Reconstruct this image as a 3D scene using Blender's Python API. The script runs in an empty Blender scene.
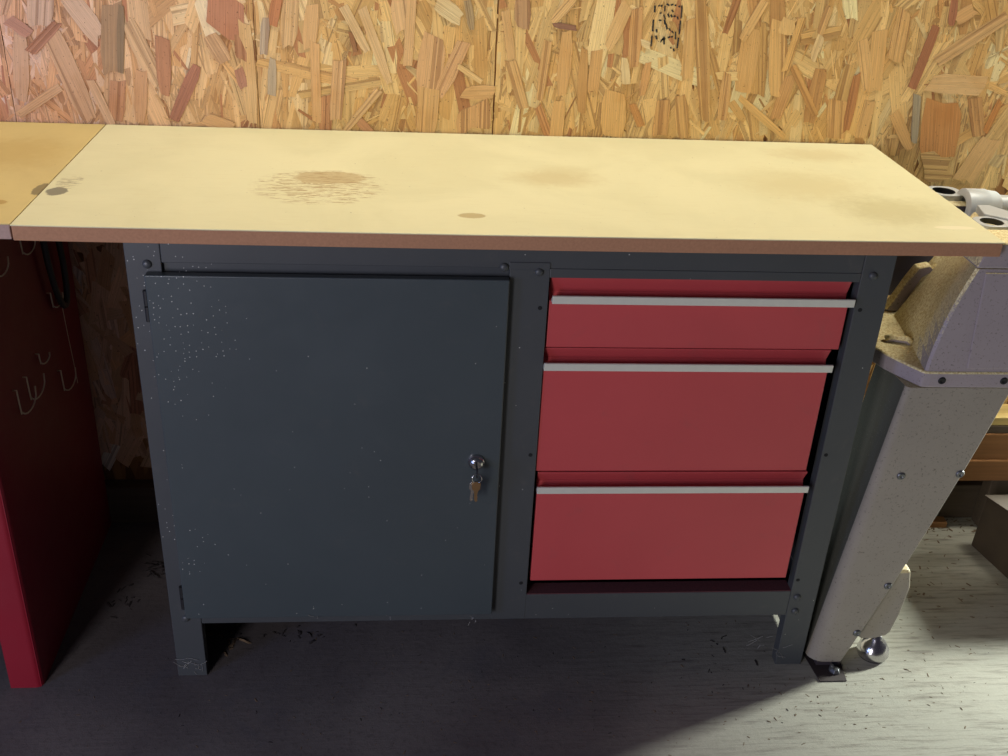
import bpy, bmesh, math, random
from mathutils import Vector, Matrix
random.seed(7)
sc = bpy.context.scene
col = sc.collection
# ---------------- camera ----------------
cam = bpy.data.objects.new('camera', bpy.data.cameras.new('camera'))
col.objects.link(cam)
cam.data.sensor_width = 36.0
cam.data.lens = 1062.91/1008*36
Mr = Matrix(((0.9959418, -0.0056886, -0.0898191), (-0.0764142, 0.4737989, -0.8773115), (0.0475469, 0.8806147, 0.4714414)))
cam.matrix_world = Matrix.Translation((0.6519, -1.4276, 1.3623)) @ Mr.to_4x4()
cam.data.clip_start = 0.02
sc.camera = cam
# ---------------- world, lights, exposure ----------------
w = bpy.data.worlds.new('world'); sc.world = w; w.use_nodes = True
w.node_tree.nodes['Background'].inputs[0].default_value = (0.80, 0.74, 1.0, 1)
w.node_tree.nodes['Background'].inputs[1].default_value = 0.045
def area(name, loc, target, sx, sy, power, colr):
    l = bpy.data.lights.new(name, 'AREA'); l.shape = 'RECTANGLE'; l.size = sx; l.size_y = sy
    l.energy = power; l.color = colr
    o = bpy.data.objects.new(name, l); col.objects.link(o); o.location = loc
    o.rotation_euler = (Vector(target)-Vector(loc)).to_track_quat('-Z', 'Y').to_euler()
    return o
area('tube_lamp', (0.62, 0.27, 2.05), (0.62, 0.271, 0), 1.7, 0.06, 16, (1.0, 0.94, 0.83)).rotation_euler = (0, 0, 0)
area('right_lamp', (2.25, 0.34, 1.95), (2.25, 0.341, 0), 0.30, 0.16, 14, (1.0, 0.95, 0.82)).rotation_euler = (0, 0, 0)
area('side_door_daylight', (3.05, 0.64, 0.70), (1.4, -0.05, 0.0), 0.14, 0.3, 108, (0.95, 1.0, 0.92))
area('door_daylight', (-0.85, -2.7, 1.0), (0.5, 0.2, 0.5), 0.6, 1.5, 42, (0.96, 0.92, 1.0))
area('blue_fill', (-1.7, -1.7, 1.0), (0.4, 0.0, 0.5), 0.5, 0.9, 16, (0.32, 0.45, 1.0))  # unseen fill light added to tint the left side blue
sc.view_settings.view_transform = 'Standard'
sc.view_settings.look = 'None'
sc.view_settings.gamma = 1
sc.view_settings.use_curve_mapping = False
sc.view_settings.exposure = 0.0

# ---------------- helpers ----------------
def lin(c):
    r = []
    for v in c:
        v = v/255.0
        r.append(v/12.92 if v <= 0.04045 else ((v+0.055)/1.055)**2.4)
    return (r[0], r[1], r[2], 1)
class NT:
    def __init__(s, name):
        s.m = bpy.data.materials.new(name); s.m.use_nodes = True
        s.t = s.m.node_tree; s.b = s.t.nodes['Principled BSDF']
    def n(s, kind, **kw):
        nd = s.t.nodes.new(kind)
        for k, v in kw.items():
            if k.startswith('i_'):
                key = k[2:].replace('_', ' ')
                nd.inputs[key].default_value = v
            else: setattr(nd, k, v)
        return nd
    def l(s, a, b): s.t.links.new(a, b)
    def coords(s, scale=(1,1,1), loc=(0,0,0), src='Object'):
        tc = s.n('ShaderNodeTexCoord'); mp = s.n('ShaderNodeMapping')
        s.l(tc.outputs[src], mp.inputs[0]); mp.inputs['Scale'].default_value = scale; mp.inputs['Location'].default_value = loc
        return mp.outputs[0]
    def noise(s, vec, scale, detail=4, rough=0.6, dist=0.0):
        nd = s.n('ShaderNodeTexNoise'); nd.inputs['Scale'].default_value = scale; nd.inputs['Detail'].default_value = detail
        nd.inputs['Roughness'].default_value = rough; nd.inputs['Distortion'].default_value = dist
        if vec is not None: s.l(vec, nd.inputs['Vector'])
        return nd.outputs['Fac']
    def ramp(s, fac, stops):
        nd = s.n('ShaderNodeValToRGB'); e = nd.color_ramp.elements
        while len(e) < len(stops): e.new(0.5)
        for i, (p, c) in enumerate(stops):
            e[i].position = p; e[i].color = c if len(c) == 4 else (*c, 1)
        s.l(fac, nd.inputs[0]); return nd.outputs[0]
    def step(s, fac, a, b):
        nd = s.n('ShaderNodeMapRange'); nd.interpolation_type = 'SMOOTHSTEP'
        nd.inputs[1].default_value = a; nd.inputs[2].default_value = b
        s.l(fac, nd.inputs[0]); return nd.outputs[0]
    def math(s, op, a, b=None, c=None):
        nd = s.n('ShaderNodeMath', operation=op)
        for i, v in enumerate((a, b, c)):
            if v is None: continue
            if isinstance(v, (int, float)): nd.inputs[i].default_value = v
            else: s.l(v, nd.inputs[i])
        return nd.outputs[0]
    def mix(s, fac, a, b, mode='MIX'):
        nd = s.n('ShaderNodeMix', data_type='RGBA', blend_type=mode)
        if isinstance(fac, (int, float)): nd.inputs[0].default_value = fac
        else: s.l(fac, nd.inputs[0])
        for i, v in ((6, a), (7, b)):
            if isinstance(v, tuple): nd.inputs[i].default_value = v
            else: s.l(v, nd.inputs[i])
        return nd.outputs[2]
    def bump(s, h, strength, dist=0.001):
        nd = s.n('ShaderNodeBump'); nd.inputs['Strength'].default_value = strength; nd.inputs['Distance'].default_value = dist
        s.l(h, nd.inputs['Height']); s.l(nd.outputs[0], s.b.inputs['Normal'])
    def base(s, c, rough=0.5, metal=0.0, spec=0.5):
        if isinstance(c, tuple): s.b.inputs['Base Color'].default_value = c
        else: s.l(c, s.b.inputs['Base Color'])
        if isinstance(rough, (int, float)): s.b.inputs['Roughness'].default_value = rough
        else: s.l(rough, s.b.inputs['Roughness'])
        s.b.inputs['Metallic'].default_value = metal
        s.b.inputs['Specular IOR Level'].default_value = spec
        return s.m

def simple(name, rgb, rough=0.5, metal=0.0, var=0.12, scale=30, spec=0.5, bump=0.05):
    t = NT(name); v = t.coords(src='Object')
    n = t.noise(v, scale, 5)
    c = lin(rgb); d = tuple(x*(1-var*1.6) for x in c[:3])+(1,)
    t.bump(n, bump)
    return t.base(t.mix(n, d, tuple(min(1, x*(1+var)) for x in c[:3])+(1,)), rough, metal, spec)

def add_box(bm, x0, x1, y0, y1, z0, z1, mat=0):
    vs = [bm.verts.new((x, y, z)) for z in (z0, z1) for (x, y) in ((x0, y0), (x1, y0), (x1, y1), (x0, y1))]
    fs = [(3,2,1,0), (4,5,6,7), (0,1,5,4), (1,2,6,5), (2,3,7,6), (3,0,4,7)]
    out = []
    for f in fs:
        fc = bm.faces.new([vs[i] for i in f]); fc.material_index = mat; out.append(fc)
    return out
def add_prism(bm, poly, axis, a, b, mat=0):
    """poly of 2-D points in the plane normal to axis, extruded from a to b"""
    def P(p, t):
        return {'x': (t, p[0], p[1]), 'y': (p[0], t, p[1]), 'z': (p[0], p[1], t)}[axis]
    A = [bm.verts.new(P(p, a)) for p in poly]; B = [bm.verts.new(P(p, b)) for p in poly]
    n = len(poly)
    f = [bm.faces.new(A), bm.faces.new(B[::-1])]
    for i in range(n): f.append(bm.faces.new((A[i], B[i], B[(i+1) % n], A[(i+1) % n])))
    for x in f: x.material_index = mat
    bmesh.ops.recalc_face_normals(bm, faces=f)
def frame_of(d):
    d = d.normalized(); u = d.cross(Vector((0, 0, 1)))
    if u.length < 1e-3: u = d.cross(Vector((0, 1, 0)))
    u.normalize(); return u, d.cross(u).normalized()
def add_tube(bm, pts, r, seg=8, caps=True):
    pts = [Vector(p) for p in pts]; rs = r if isinstance(r, (list, tuple)) else [r]*len(pts)
    rings = []; u = None
    for i, p in enumerate(pts):
        d = (pts[min(i+1, len(pts)-1)]-pts[max(i-1, 0)]).normalized()
        if u is None: u, v = frame_of(d)
        else:
            u = (u-d*u.dot(d)).normalized()
        v = d.cross(u)
        rings.append([bm.verts.new(p+(u*math.cos(t)+v*math.sin(t))*rs[i]) for t in [2*math.pi*k/seg for k in range(seg)]])
    for a, b in zip(rings, rings[1:]):
        for k in range(seg): bm.faces.new((a[k], a[(k+1) % seg], b[(k+1) % seg], b[k]))
    if caps:
        bm.faces.new(rings[0][::-1]); bm.faces.new(rings[-1])
def add_lathe(bm, profile, origin, axis, seg=24):
    """profile of (radius, distance along axis)"""
    o = Vector(origin); d = Vector(axis).normalized(); u, v = frame_of(d)
    rings = []
    for r, t in profile:
        if r < 1e-6: rings.append([bm.verts.new(o+d*t)])
        else: rings.append([bm.verts.new(o+d*t+(u*math.cos(a)+v*math.sin(a))*r) for a in [2*math.pi*k/seg for k in range(seg)]])
    fs = []
    for a, b in zip(rings, rings[1:]):
        for k in range(seg):
            k2 = (k+1) % seg
            if len(a) == 1 and len(b) == 1: continue
            if len(a) == 1: fs.append(bm.faces.new((a[0], b[k], b[k2])))
            elif len(b) == 1: fs.append(bm.faces.new((a[k], a[k2], b[0])))
            else: fs.append(bm.faces.new((a[k], a[k2], b[k2], b[k])))
    bmesh.ops.recalc_face_normals(bm, faces=fs)
def loft(bm, secs, cap=True):
    rings = [[bm.verts.new(p) for p in s] for s in secs]; n = len(rings[0]); fs = []
    for a, b in zip(rings, rings[1:]):
        for k in range(n): fs.append(bm.faces.new((a[k], a[(k+1) % n], b[(k+1) % n], b[k])))
    if cap: fs += [bm.faces.new(rings[0][::-1]), bm.faces.new(rings[-1])]
    bmesh.ops.recalc_face_normals(bm, faces=fs)
def obj(name, bm, mats, parent=None, bevel=0, smooth=False, loc=None, segs=2):
    me = bpy.data.meshes.new(name); bm.to_mesh(me); bm.free()
    for m in (mats if isinstance(mats, (list, tuple)) else [mats]): me.materials.append(m)
    o = bpy.data.objects.new(name, me); col.objects.link(o)
    if parent: o.parent = parent
    if loc: o.location = loc
    if bevel:
        b = o.modifiers.new('bevel', 'BEVEL'); b.width = bevel; b.segments = segs; b.limit_method = 'ANGLE'; b.angle_limit = math.radians(40)
    if smooth:
        for p in me.polygons: p.use_smooth = True
        if bevel == 0 and smooth == 'auto':
            me.set_sharp_from_angle(angle=math.radians(35))
    return o
def tag(o, label=None, cat=None, group=None, kind=None):
    if label: o['label'] = label
    if cat: o['category'] = cat
    if group: o['group'] = group
    if kind: o['kind'] = kind
    return o
def thing(name, label, cat, loc=(0,0,0), group=None):
    o = bpy.data.objects.new(name, None); col.objects.link(o); o.location = loc; o.empty_display_size = 0.05
    return tag(o, label, cat, group)
def local(bm, loc):
    """world-built mesh moved so that it can hang under an Empty at loc"""
    bmesh.ops.translate(bm, verts=bm.verts, vec=-Vector(loc)); return bm
def B(): return bmesh.new()

# ---------------- materials ----------------
def mat_strand():
    t = NT('wood_strand')
    at = t.n('ShaderNodeAttribute', attribute_name='col')
    uv = t.n('ShaderNodeUVMap')
    mp = t.n('ShaderNodeMapping'); t.l(uv.outputs[0], mp.inputs[0]); mp.inputs['Scale'].default_value = (7, 520, 1)
    g = t.noise(mp.outputs[0], 1.0, 3, 0.6, 0.3)
    mp2 = t.n('ShaderNodeMapping'); t.l(uv.outputs[0], mp2.inputs[0]); mp2.inputs['Scale'].default_value = (1.2, 130, 1)
    g2 = t.noise(mp2.outputs[0], 1.0, 2, 0.5, 0.8)
    # ring lines only on some of the strands
    sel = t.step(at.outputs['Alpha'], 0.30, 0.65)
    lines = t.math('MULTIPLY', t.step(g2, 0.52, 0.60), sel)
    fine = t.math('MULTIPLY_ADD', g, 0.9, 0.56)
    c = t.mix(1.0, at.outputs['Color'], t.n_rgb(fine), 'MULTIPLY')
    c = t.mix(t.math('MULTIPLY', lines, 0.42), c, lin((120, 72, 40)))
    ob = t.coords(); sp = t.noise(ob, 260, 2, 0.5)
    c = t.mix(t.math('MULTIPLY', t.step(sp, 0.66, 0.74), 0.6), c, lin((85, 48, 30)))
    mot = t.noise(ob, 14, 3)
    c = t.mix(t.step(mot, 0.45, 0.75), c, t.mix(1.0, c, (0.92, 0.86, 0.78, 1), 'MULTIPLY'))
    t.bump(t.math('ADD', g, t.math('MULTIPLY', lines, -0.6)), 0.8, 0.0012)
    return t.base(c, 0.62, 0, 0.3)
def n_rgb(s, v):
    nd = s.n('ShaderNodeCombineColor')
    for i in range(3): s.l(v, nd.inputs[i])
    return nd.outputs[0]
NT.n_rgb = n_rgb
M = {}
M['strand'] = mat_strand()
def mat_osb_base():
    t = NT('osb_core'); v = t.coords(scale=(1, 1, 0.35))
    vo = t.n('ShaderNodeTexVoronoi'); vo.inputs['Scale'].default_value = 70; t.l(v, vo.inputs['Vector'])
    c = t.ramp(vo.outputs['Color'], [(0.0, lin((84, 52, 30))), (0.5, lin((150, 104, 60))), (1.0, lin((186, 140, 84)))])
    t.bump(vo.outputs['Distance'], 0.6, 0.002)
    return t.base(c, 0.7, 0, 0.2)
M['core'] = mat_osb_base()

def mat_top(name, c_main, c_alt, stains):
    t = NT(name); v = t.coords(src='Object')
    n1 = t.noise(v, 5, 5, 0.6, 0.6)
    c = t.mix(t.step(n1, 0.35, 0.70), lin(c_main), lin(c_alt))
    vs = t.coords(scale=(3, 26, 1)); n2 = t.noise(vs, 6, 6, 0.65)
    c = t.mix(t.math('MULTIPLY', t.step(n2, 0.5, 0.85), 0.20), c, lin((190, 165, 110)))
    sp = t.noise(v, 210, 2, 0.5)
    c = t.mix(t.math('MULTIPLY', t.step(sp, 0.755, 0.79), 0.6), c, lin((110, 85, 60)))
    rough_n = t.noise(v, 45, 6, 0.7, 0.5); streak = t.noise(t.coords(scale=(1, 7, 1)), 42, 4, 0.6, 0.8)
    for (cx, cy, rx, ry, rgb, amt, edge, kind) in stains:
        mp = t.n('ShaderNodeMapping'); tc = t.n('ShaderNodeTexCoord'); t.l(tc.outputs['Object'], mp.inputs[0])
        mp.vector_type = 'TEXTURE'; mp.inputs['Location'].default_value = (cx, cy, 0); mp.inputs['Scale'].default_value = (rx, ry, 1)
        sx = t.n('ShaderNodeSeparateXYZ'); t.l(mp.outputs[0], sx.inputs[0])
        d = t.math('SQRT', t.math('ADD', t.math('POWER', sx.outputs[0], 2.0), t.math('POWER', sx.outputs[1], 2.0)))
        src = streak if kind == 'streak' else rough_n
        d2 = t.math('ADD', d, t.math('MULTIPLY', t.math('SUBTRACT', src, 0.5), edge*2))
        mk = t.step(d2, 1.0, 0.82 if kind != 'soft' else 0.2)
        if kind == 'streak':
            mk = t.math('MULTIPLY', mk, t.step(t.math('SUBTRACT', streak, t.math('MULTIPLY', d, 0.10)), 0.47, 0.50))
        c = t.mix(t.math('MULTIPLY', mk, amt), c, lin(rgb))
    t.bump(n2, 0.08, 0.0006)
    return t.base(c, 0.55, 0, 0.35)
M['top'] = mat_top('pale_hardboard', (222, 216, 172), (214, 208, 164), [
    (0.527, 0.205, 0.060, 0.034, (184, 162, 116), 0.75, 0.28, 'blob'),
    (0.515, 0.160, 0.115, 0.095, (168, 142, 100), 0.8, 0.10, 'streak'),
    (0.885, 0.225, 0.105, 0.055, (196, 180, 132), 0.6, 0.5, 'soft'),
    (0.905, 0.265, 0.07, 0.045, (200, 188, 142), 0.5, 0.4, 'soft'),
    (0.743, 0.042, 0.023, 0.012, (176, 156, 108), 0.8, 0.3, 'blob'),
    (1.30, 0.22, 0.16, 0.12, (206, 194, 146), 0.65, 0.5, 'soft'),
    (1.40, 0.10, 0.12, 0.09, (188, 178, 130), 0.6, 0.5, 'soft'),
    (1.38, 0.40, 0.12, 0.06, (202, 186, 138), 0.5, 0.6, 'soft'),
    (0.140, 0.112, 0.016, 0.020, (112, 108, 92), 0.85, 0.45, 'blob'),
    (0.146, 0.155, 0.022, 0.04, (150, 138, 108), 0.7, 0.3, 'streak'),
    (1.47, 0.03, 0.035, 0.008, (236, 226, 190), 0.7, 0.2, 'blob')])
M['top_left'] = mat_top('amber_hardboard', (210, 188, 124), (200, 178, 118), [
    (0.115, 0.12, 0.012, 0.03, (112, 100, 70), 0.8, 0.5, 'blob'),
    (0.06, 0.06, 0.03, 0.012, (170, 130, 60), 0.7, 0.4, 'blob'),
    (0.02, 0.30, 0.12, 0.12, (190, 160, 92), 0.5, 0.6, 'soft')])
M['edge'] = simple('brown_board_edge', (178, 132, 100), 0.8, 0, 0.16, 260, 0.2, 0.2)
M['edge_left'] = simple('grey_board_edge', (178, 150, 136), 0.8, 0, 0.16, 200, 0.2, 0.2)

def mat_paint(name, rgb, rough, speck=0.0, x0=0.2, x1=0.8, dirt=0.3, spec=0.5):
    t = NT(name); v = t.coords()
    n = t.noise(v, 3.0, 5, 0.6, 0.4); f = t.noise(v, 400, 2, 0.5)
    c0 = lin(rgb)
    c = t.mix(n, tuple(x*0.82 for x in c0[:3])+(1,), tuple(min(1, x*1.15) for x in c0[:3])+(1,))
    d = t.noise(v, 22, 6, 0.7, 0.6)
    c = t.mix(t.math('MULTIPLY', t.step(d, 0.55, 0.8), dirt), c, lin((96, 92, 86)))
    if speck > 0:
        geo = t.n('ShaderNodeNewGeometry'); sx = t.n('ShaderNodeSeparateXYZ'); t.l(geo.outputs['Position'], sx.inputs[0])
        vo = t.n('ShaderNodeTexVoronoi', voronoi_dimensions='2D'); vo.inputs['Scale'].default_value = 105; cb = t.n('ShaderNodeCombineXYZ'); t.l(sx.outputs[0], cb.inputs[0]); t.l(sx.outputs[2], cb.inputs[1]); t.l(cb.outputs[0], vo.inputs['Vector'])
        hs = t.n('ShaderNodeSeparateColor'); t.l(vo.outputs['Color'], hs.inputs[0])
        dens = t.math('ADD', t.math('MULTIPLY', t.step(sx.outputs[0], x1, x0), 0.55), 0.02)
        cl = t.noise(v, 6, 2); dens = t.math('MULTIPLY', dens, t.step(cl, 0.40, 0.62))
        keep = t.math('LESS_THAN', hs.outputs[0], dens)
        size = t.math('MULTIPLY_ADD', hs.outputs[1], 0.04, 0.045)
        dot = t.math('LESS_THAN', vo.outputs['Distance'], size)
        c = t.mix(t.math('MULTIPLY', t.math('MULTIPLY', keep, dot), speck), c, lin((215, 215, 205)))
    t.bump(f, 0.05, 0.0005)
    r = t.math('MULTIPLY_ADD', t.noise(v, 12, 5, 0.7), 0.25, rough-0.12)
    return t.base(c, r, 0, spec)
M['paint'] = mat_paint('anthracite_paint', (68, 71, 72), 0.42, 0.9, 0.22, 0.55)
M['door'] = mat_paint('anthracite_door_paint', (66, 74, 76), 0.34, 0.8, 0.26, 0.50, 0.22)
M['paint_dark'] = simple('dark_inside_paint', (30, 30, 32), 0.7)
M['red'] = mat_paint('red_drawer_paint', (190, 74, 76), 0.38, 0, dirt=0.16)
M['red_side'] = mat_paint('red_panel_paint', (134, 20, 38), 0.45, 0, dirt=0.1)
M['alu'] = simple('satin_aluminium', (214, 214, 200), 0.38, 0.2, 0.05, 60)
M['chrome'] = simple('chrome', (200, 198, 200), 0.2, 1.0, 0.03)
M['brass'] = simple('worn_brass_key', (160, 128, 90), 0.35, 0.8)
M['steel'] = simple('bolt_steel', (120, 122, 124), 0.4, 0.8)
M['black'] = simple('black_hole', (10, 10, 11), 0.8)
M['rubber'] = simple('black_rubber', (26, 26, 27), 0.55)
M['strap'] = simple('dull_black_strap', (62, 62, 56), 0.5)
M['wire'] = simple('dull_wire', (240, 222, 190), 0.4, 0.1)
M['dustred'] = simple('dusty_red_ledge', (92, 50, 54), 0.8, 0, 0.4, 300)
def mat_floor():
    t = NT('dusty_concrete'); v = t.coords()
    n = t.noise(v, 2.3, 6, 0.6, 0.5); f = t.noise(v, 90, 6, 0.75); s = t.noise(t.coords(scale=(2.2, 24, 1)), 5, 7, 0.7, 0.4)
    c = t.mix(t.step(n, 0.3, 0.7), lin((84, 78, 78)), lin((110, 104, 100)))
    c = t.mix(t.math('MULTIPLY', t.step(s, 0.50, 0.80), 0.22), c, lin((70, 64, 58)))
    c = t.mix(t.math('MULTIPLY', t.step(f, 0.50, 0.70), 0.42), c, lin((58, 52, 48)))
    blot = t.noise(v, 7, 5, 0.65, 0.8)
    c = t.mix(t.math('MULTIPLY', t.step(blot, 0.55, 0.72), 0.35), c, lin((78, 78, 84)))
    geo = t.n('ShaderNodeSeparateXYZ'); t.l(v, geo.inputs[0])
    pale = t.math('MULTIPLY', t.step(geo.outputs[0], 0.8, 1.5), 0.55)  # paler to the right, brightness of the lit floor put into colour
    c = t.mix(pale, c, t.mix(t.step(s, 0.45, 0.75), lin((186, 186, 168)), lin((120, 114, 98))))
    t.bump(t.math('ADD', f, t.math('MULTIPLY', s, 0.8)), 0.35, 0.002)
    return t.base(c, 0.78, 0, 0.3)
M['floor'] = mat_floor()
def mat_machine(name, rgb, dusty):
    t = NT(name); v = t.coords()
    n = t.noise(v, 9, 5, 0.6); c0 = lin(rgb)
    c = t.mix(n, tuple(x*0.85 for x in c0[:3])+(1,), tuple(x*1.12 for x in c0[:3])+(1,))
    sp = t.noise(v, 230, 5, 0.7)
    c = t.mix(t.math('MULTIPLY', t.step(sp, 0.57, 0.68), 0.6), c, lin((62, 50, 40)))
    geo = t.n('ShaderNodeNewGeometry'); sx = t.n('ShaderNodeSeparateXYZ'); t.l(geo.outputs['True Normal'], sx.inputs[0])
    dn = t.noise(v, 260, 4, 0.7)
    up = t.step(t.math('ADD', sx.outputs[2], t.math('MULTIPLY', t.math('SUBTRACT', dn, 0.5), 0.35)), 0.12, 0.26)
    dc = t.mix(t.step(dn, 0.38, 0.6), lin((212, 190, 128)), lin((246, 234, 184)))
    c = t.mix(t.math('MULTIPLY', up, dusty), c, dc)
    t.bump(t.math('ADD', t.math('MULTIPLY', up, dn), t.math('MULTIPLY', sp, 0.1)), 0.8, 0.002)
    return t.base(c, t.math('MULTIPLY_ADD', up, 0.35, 0.30), 0, 0.4)
M['machine'] = mat_machine('speckled_grey_enamel', (158, 148, 150), 1.0)
M['machine_leg'] = mat_machine('grey_leg_enamel', (150, 143, 130), 0.5)
M['machine_dark'] = mat_machine('dark_shade_enamel', (66, 60, 64), 0.6)
M['leg_shade_side'] = mat_machine('shade_dark_leg_side', (78, 78, 70), 0.4)  # darker leg enamel, puts the shade of its left side into colour
M['light_grey'] = simple('light_grey_casting', (186, 190, 188), 0.45, 0.1, 0.06)
M['bore'] = simple('dark_bore', (48, 48, 46), 0.5, 0.4)
def mat_timber(name, rgb, ax=(1.5, 30, 30)):
    t = NT(name); v = t.coords(scale=ax); n = t.noise(v, 3, 5, 0.6, 0.6); c0 = lin(rgb)
    c = t.mix(n, tuple(x*0.6 for x in c0[:3])+(1,), tuple(min(1, x*1.3) for x in c0[:3])+(1,))
    t.bump(n, 0.3, 0.001); return t.base(c, 0.7, 0, 0.2)
M['timber'] = mat_timber('orange_timber', (150, 108, 68))
M['timber_pale'] = mat_timber('pale_timber', (214, 188, 120))
M['timber_dark'] = mat_timber('dark_gap_shade', (96, 84, 70))
M['box'] = simple('dark_brown_board', (66, 54, 38), 0.75, 0, 0.3, 18)
M['debris'] = simple('wood_dust_crumbs', (104, 86, 66), 0.9)
M['shade_pad'] = simple('shade_brown_pad', (52, 42, 40), 0.85, 0, 0.3, 60)
M['dirt'] = simple('dark_dirt', (44, 38, 36), 0.95)
M['web'] = simple('cobweb', (140, 138, 132), 0.8)
M['ink'] = simple('black_stamp_ink', (38, 40, 40), 0.7)

# ---------------- setting: floor, wall, sill ----------------
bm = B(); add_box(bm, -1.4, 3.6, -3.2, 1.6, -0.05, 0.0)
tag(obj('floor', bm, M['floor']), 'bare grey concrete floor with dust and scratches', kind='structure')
bm = B(); add_box(bm, -1.4, 2.31, 0.486, 0.60, 0.0, 2.4)  # right end cut short to let the side daylight in
wall = tag(obj('wall_back', bm, M['core']), 'wall of bare oriented strand board sheets', kind='structure')
bm = B(); add_box(bm, -1.4, 2.30, 0.452, 0.4858, 0.0, 0.088)
tag(obj('baseboard_back', bm, M['timber_dark'], bevel=0.002), 'dark timber sole plate along the wall foot', kind='structure')

PAL = [(228,190,132)]*6+[(232,196,138)]*5+[(222,180,120)]*5+[(236,206,154)]*2+[(214,170,110)]*3+[(204,156,102), (190,136,92), (240,220,172)]
SEAMS = [-0.62, -0.0335, 0.3865, 0.8025, 2.30]
WY = 0.4845
def strand_mesh(bm, cl, uvl, x, z, ang, L, W, lift, rgb, seed, slim=True, tilt=None):
    """one flat flake: ragged outline, ~0.7 mm thick, lying in the wall plane at height lift"""
    rnd = random.Random(seed)
    a, b = L/2, W/2
    sk = rnd.uniform(-0.5, 0.5)*b
    e1, e2 = rnd.uniform(0.55, 1.0), rnd.uniform(0.55, 1.0)
    pts = [(-a+sk, -b*e1), (-a*rnd.uniform(0.2, 0.5), -b*rnd.uniform(0.85, 1.05)), (a*rnd.uniform(0.3, 0.6), -b*rnd.uniform(0.9, 1.05)), (a+sk*0.7, -b*e2),
           (a-sk*0.8-rnd.uniform(0, 0.15)*b, rnd.uniform(-0.2, 0.2)*b), (a-sk*0.7, b*e2*0.95), (a*rnd.uniform(0.1, 0.4), b*rnd.uniform(0.85, 1.05)), (-a*rnd.uniform(0.4, 0.7), b*rnd.uniform(0.85, 1.05)), (-a-sk, b*e1),
           (-a+rnd.uniform(-0.1, 0.25)*b, rnd.uniform(-0.2, 0.2)*b)]
    ca, sa = math.cos(ang), math.sin(ang)
    tu, tv = tilt if tilt else (rnd.uniform(-0.004, 0.004), rnd.uniform(-0.014, 0.014))
    top = []; bot = []
    for u, v in pts:
        d = lift + tu*u + tv*v
        top.append(bm.verts.new((x+u*ca-v*sa, WY-d, z+u*sa+v*ca)))
        bot.append(bm.verts.new((x+u*ca-v*sa, WY-d+0.0009, z+u*sa+v*ca)))
    fs = [bm.faces.new(top)]
    n = len(top)
    for i in range(n): fs.append(bm.faces.new((top[i], bot[i], bot[(i+1) % n], top[(i+1) % n])))
    fs[0].normal_update()
    if fs[0].normal.y > 0:
        for f in fs: f.normal_flip()
    c = lin(rgb); stripe = rnd.random(); ou, ov = rnd.uniform(0, 50), rnd.uniform(0, 50)
    for f in fs:
        k = 1.0 if f is fs[0] else 0.55      # side faces of a strand get a darker colour
        for i, lp in enumerate(f.loops):
            lp[cl] = (c[0]*k, c[1]*k, c[2]*k, stripe)
            co = lp.vert.co; du, dv = co.x-x, co.z-z
            lp[uvl].uv = (ou+du*ca+dv*sa, ov-du*sa+dv*ca)
def strand_bm():
    bm = B(); return bm, bm.loops.layers.float_color.new('col'), bm.loops.layers.uv.new('UVMap')
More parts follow.
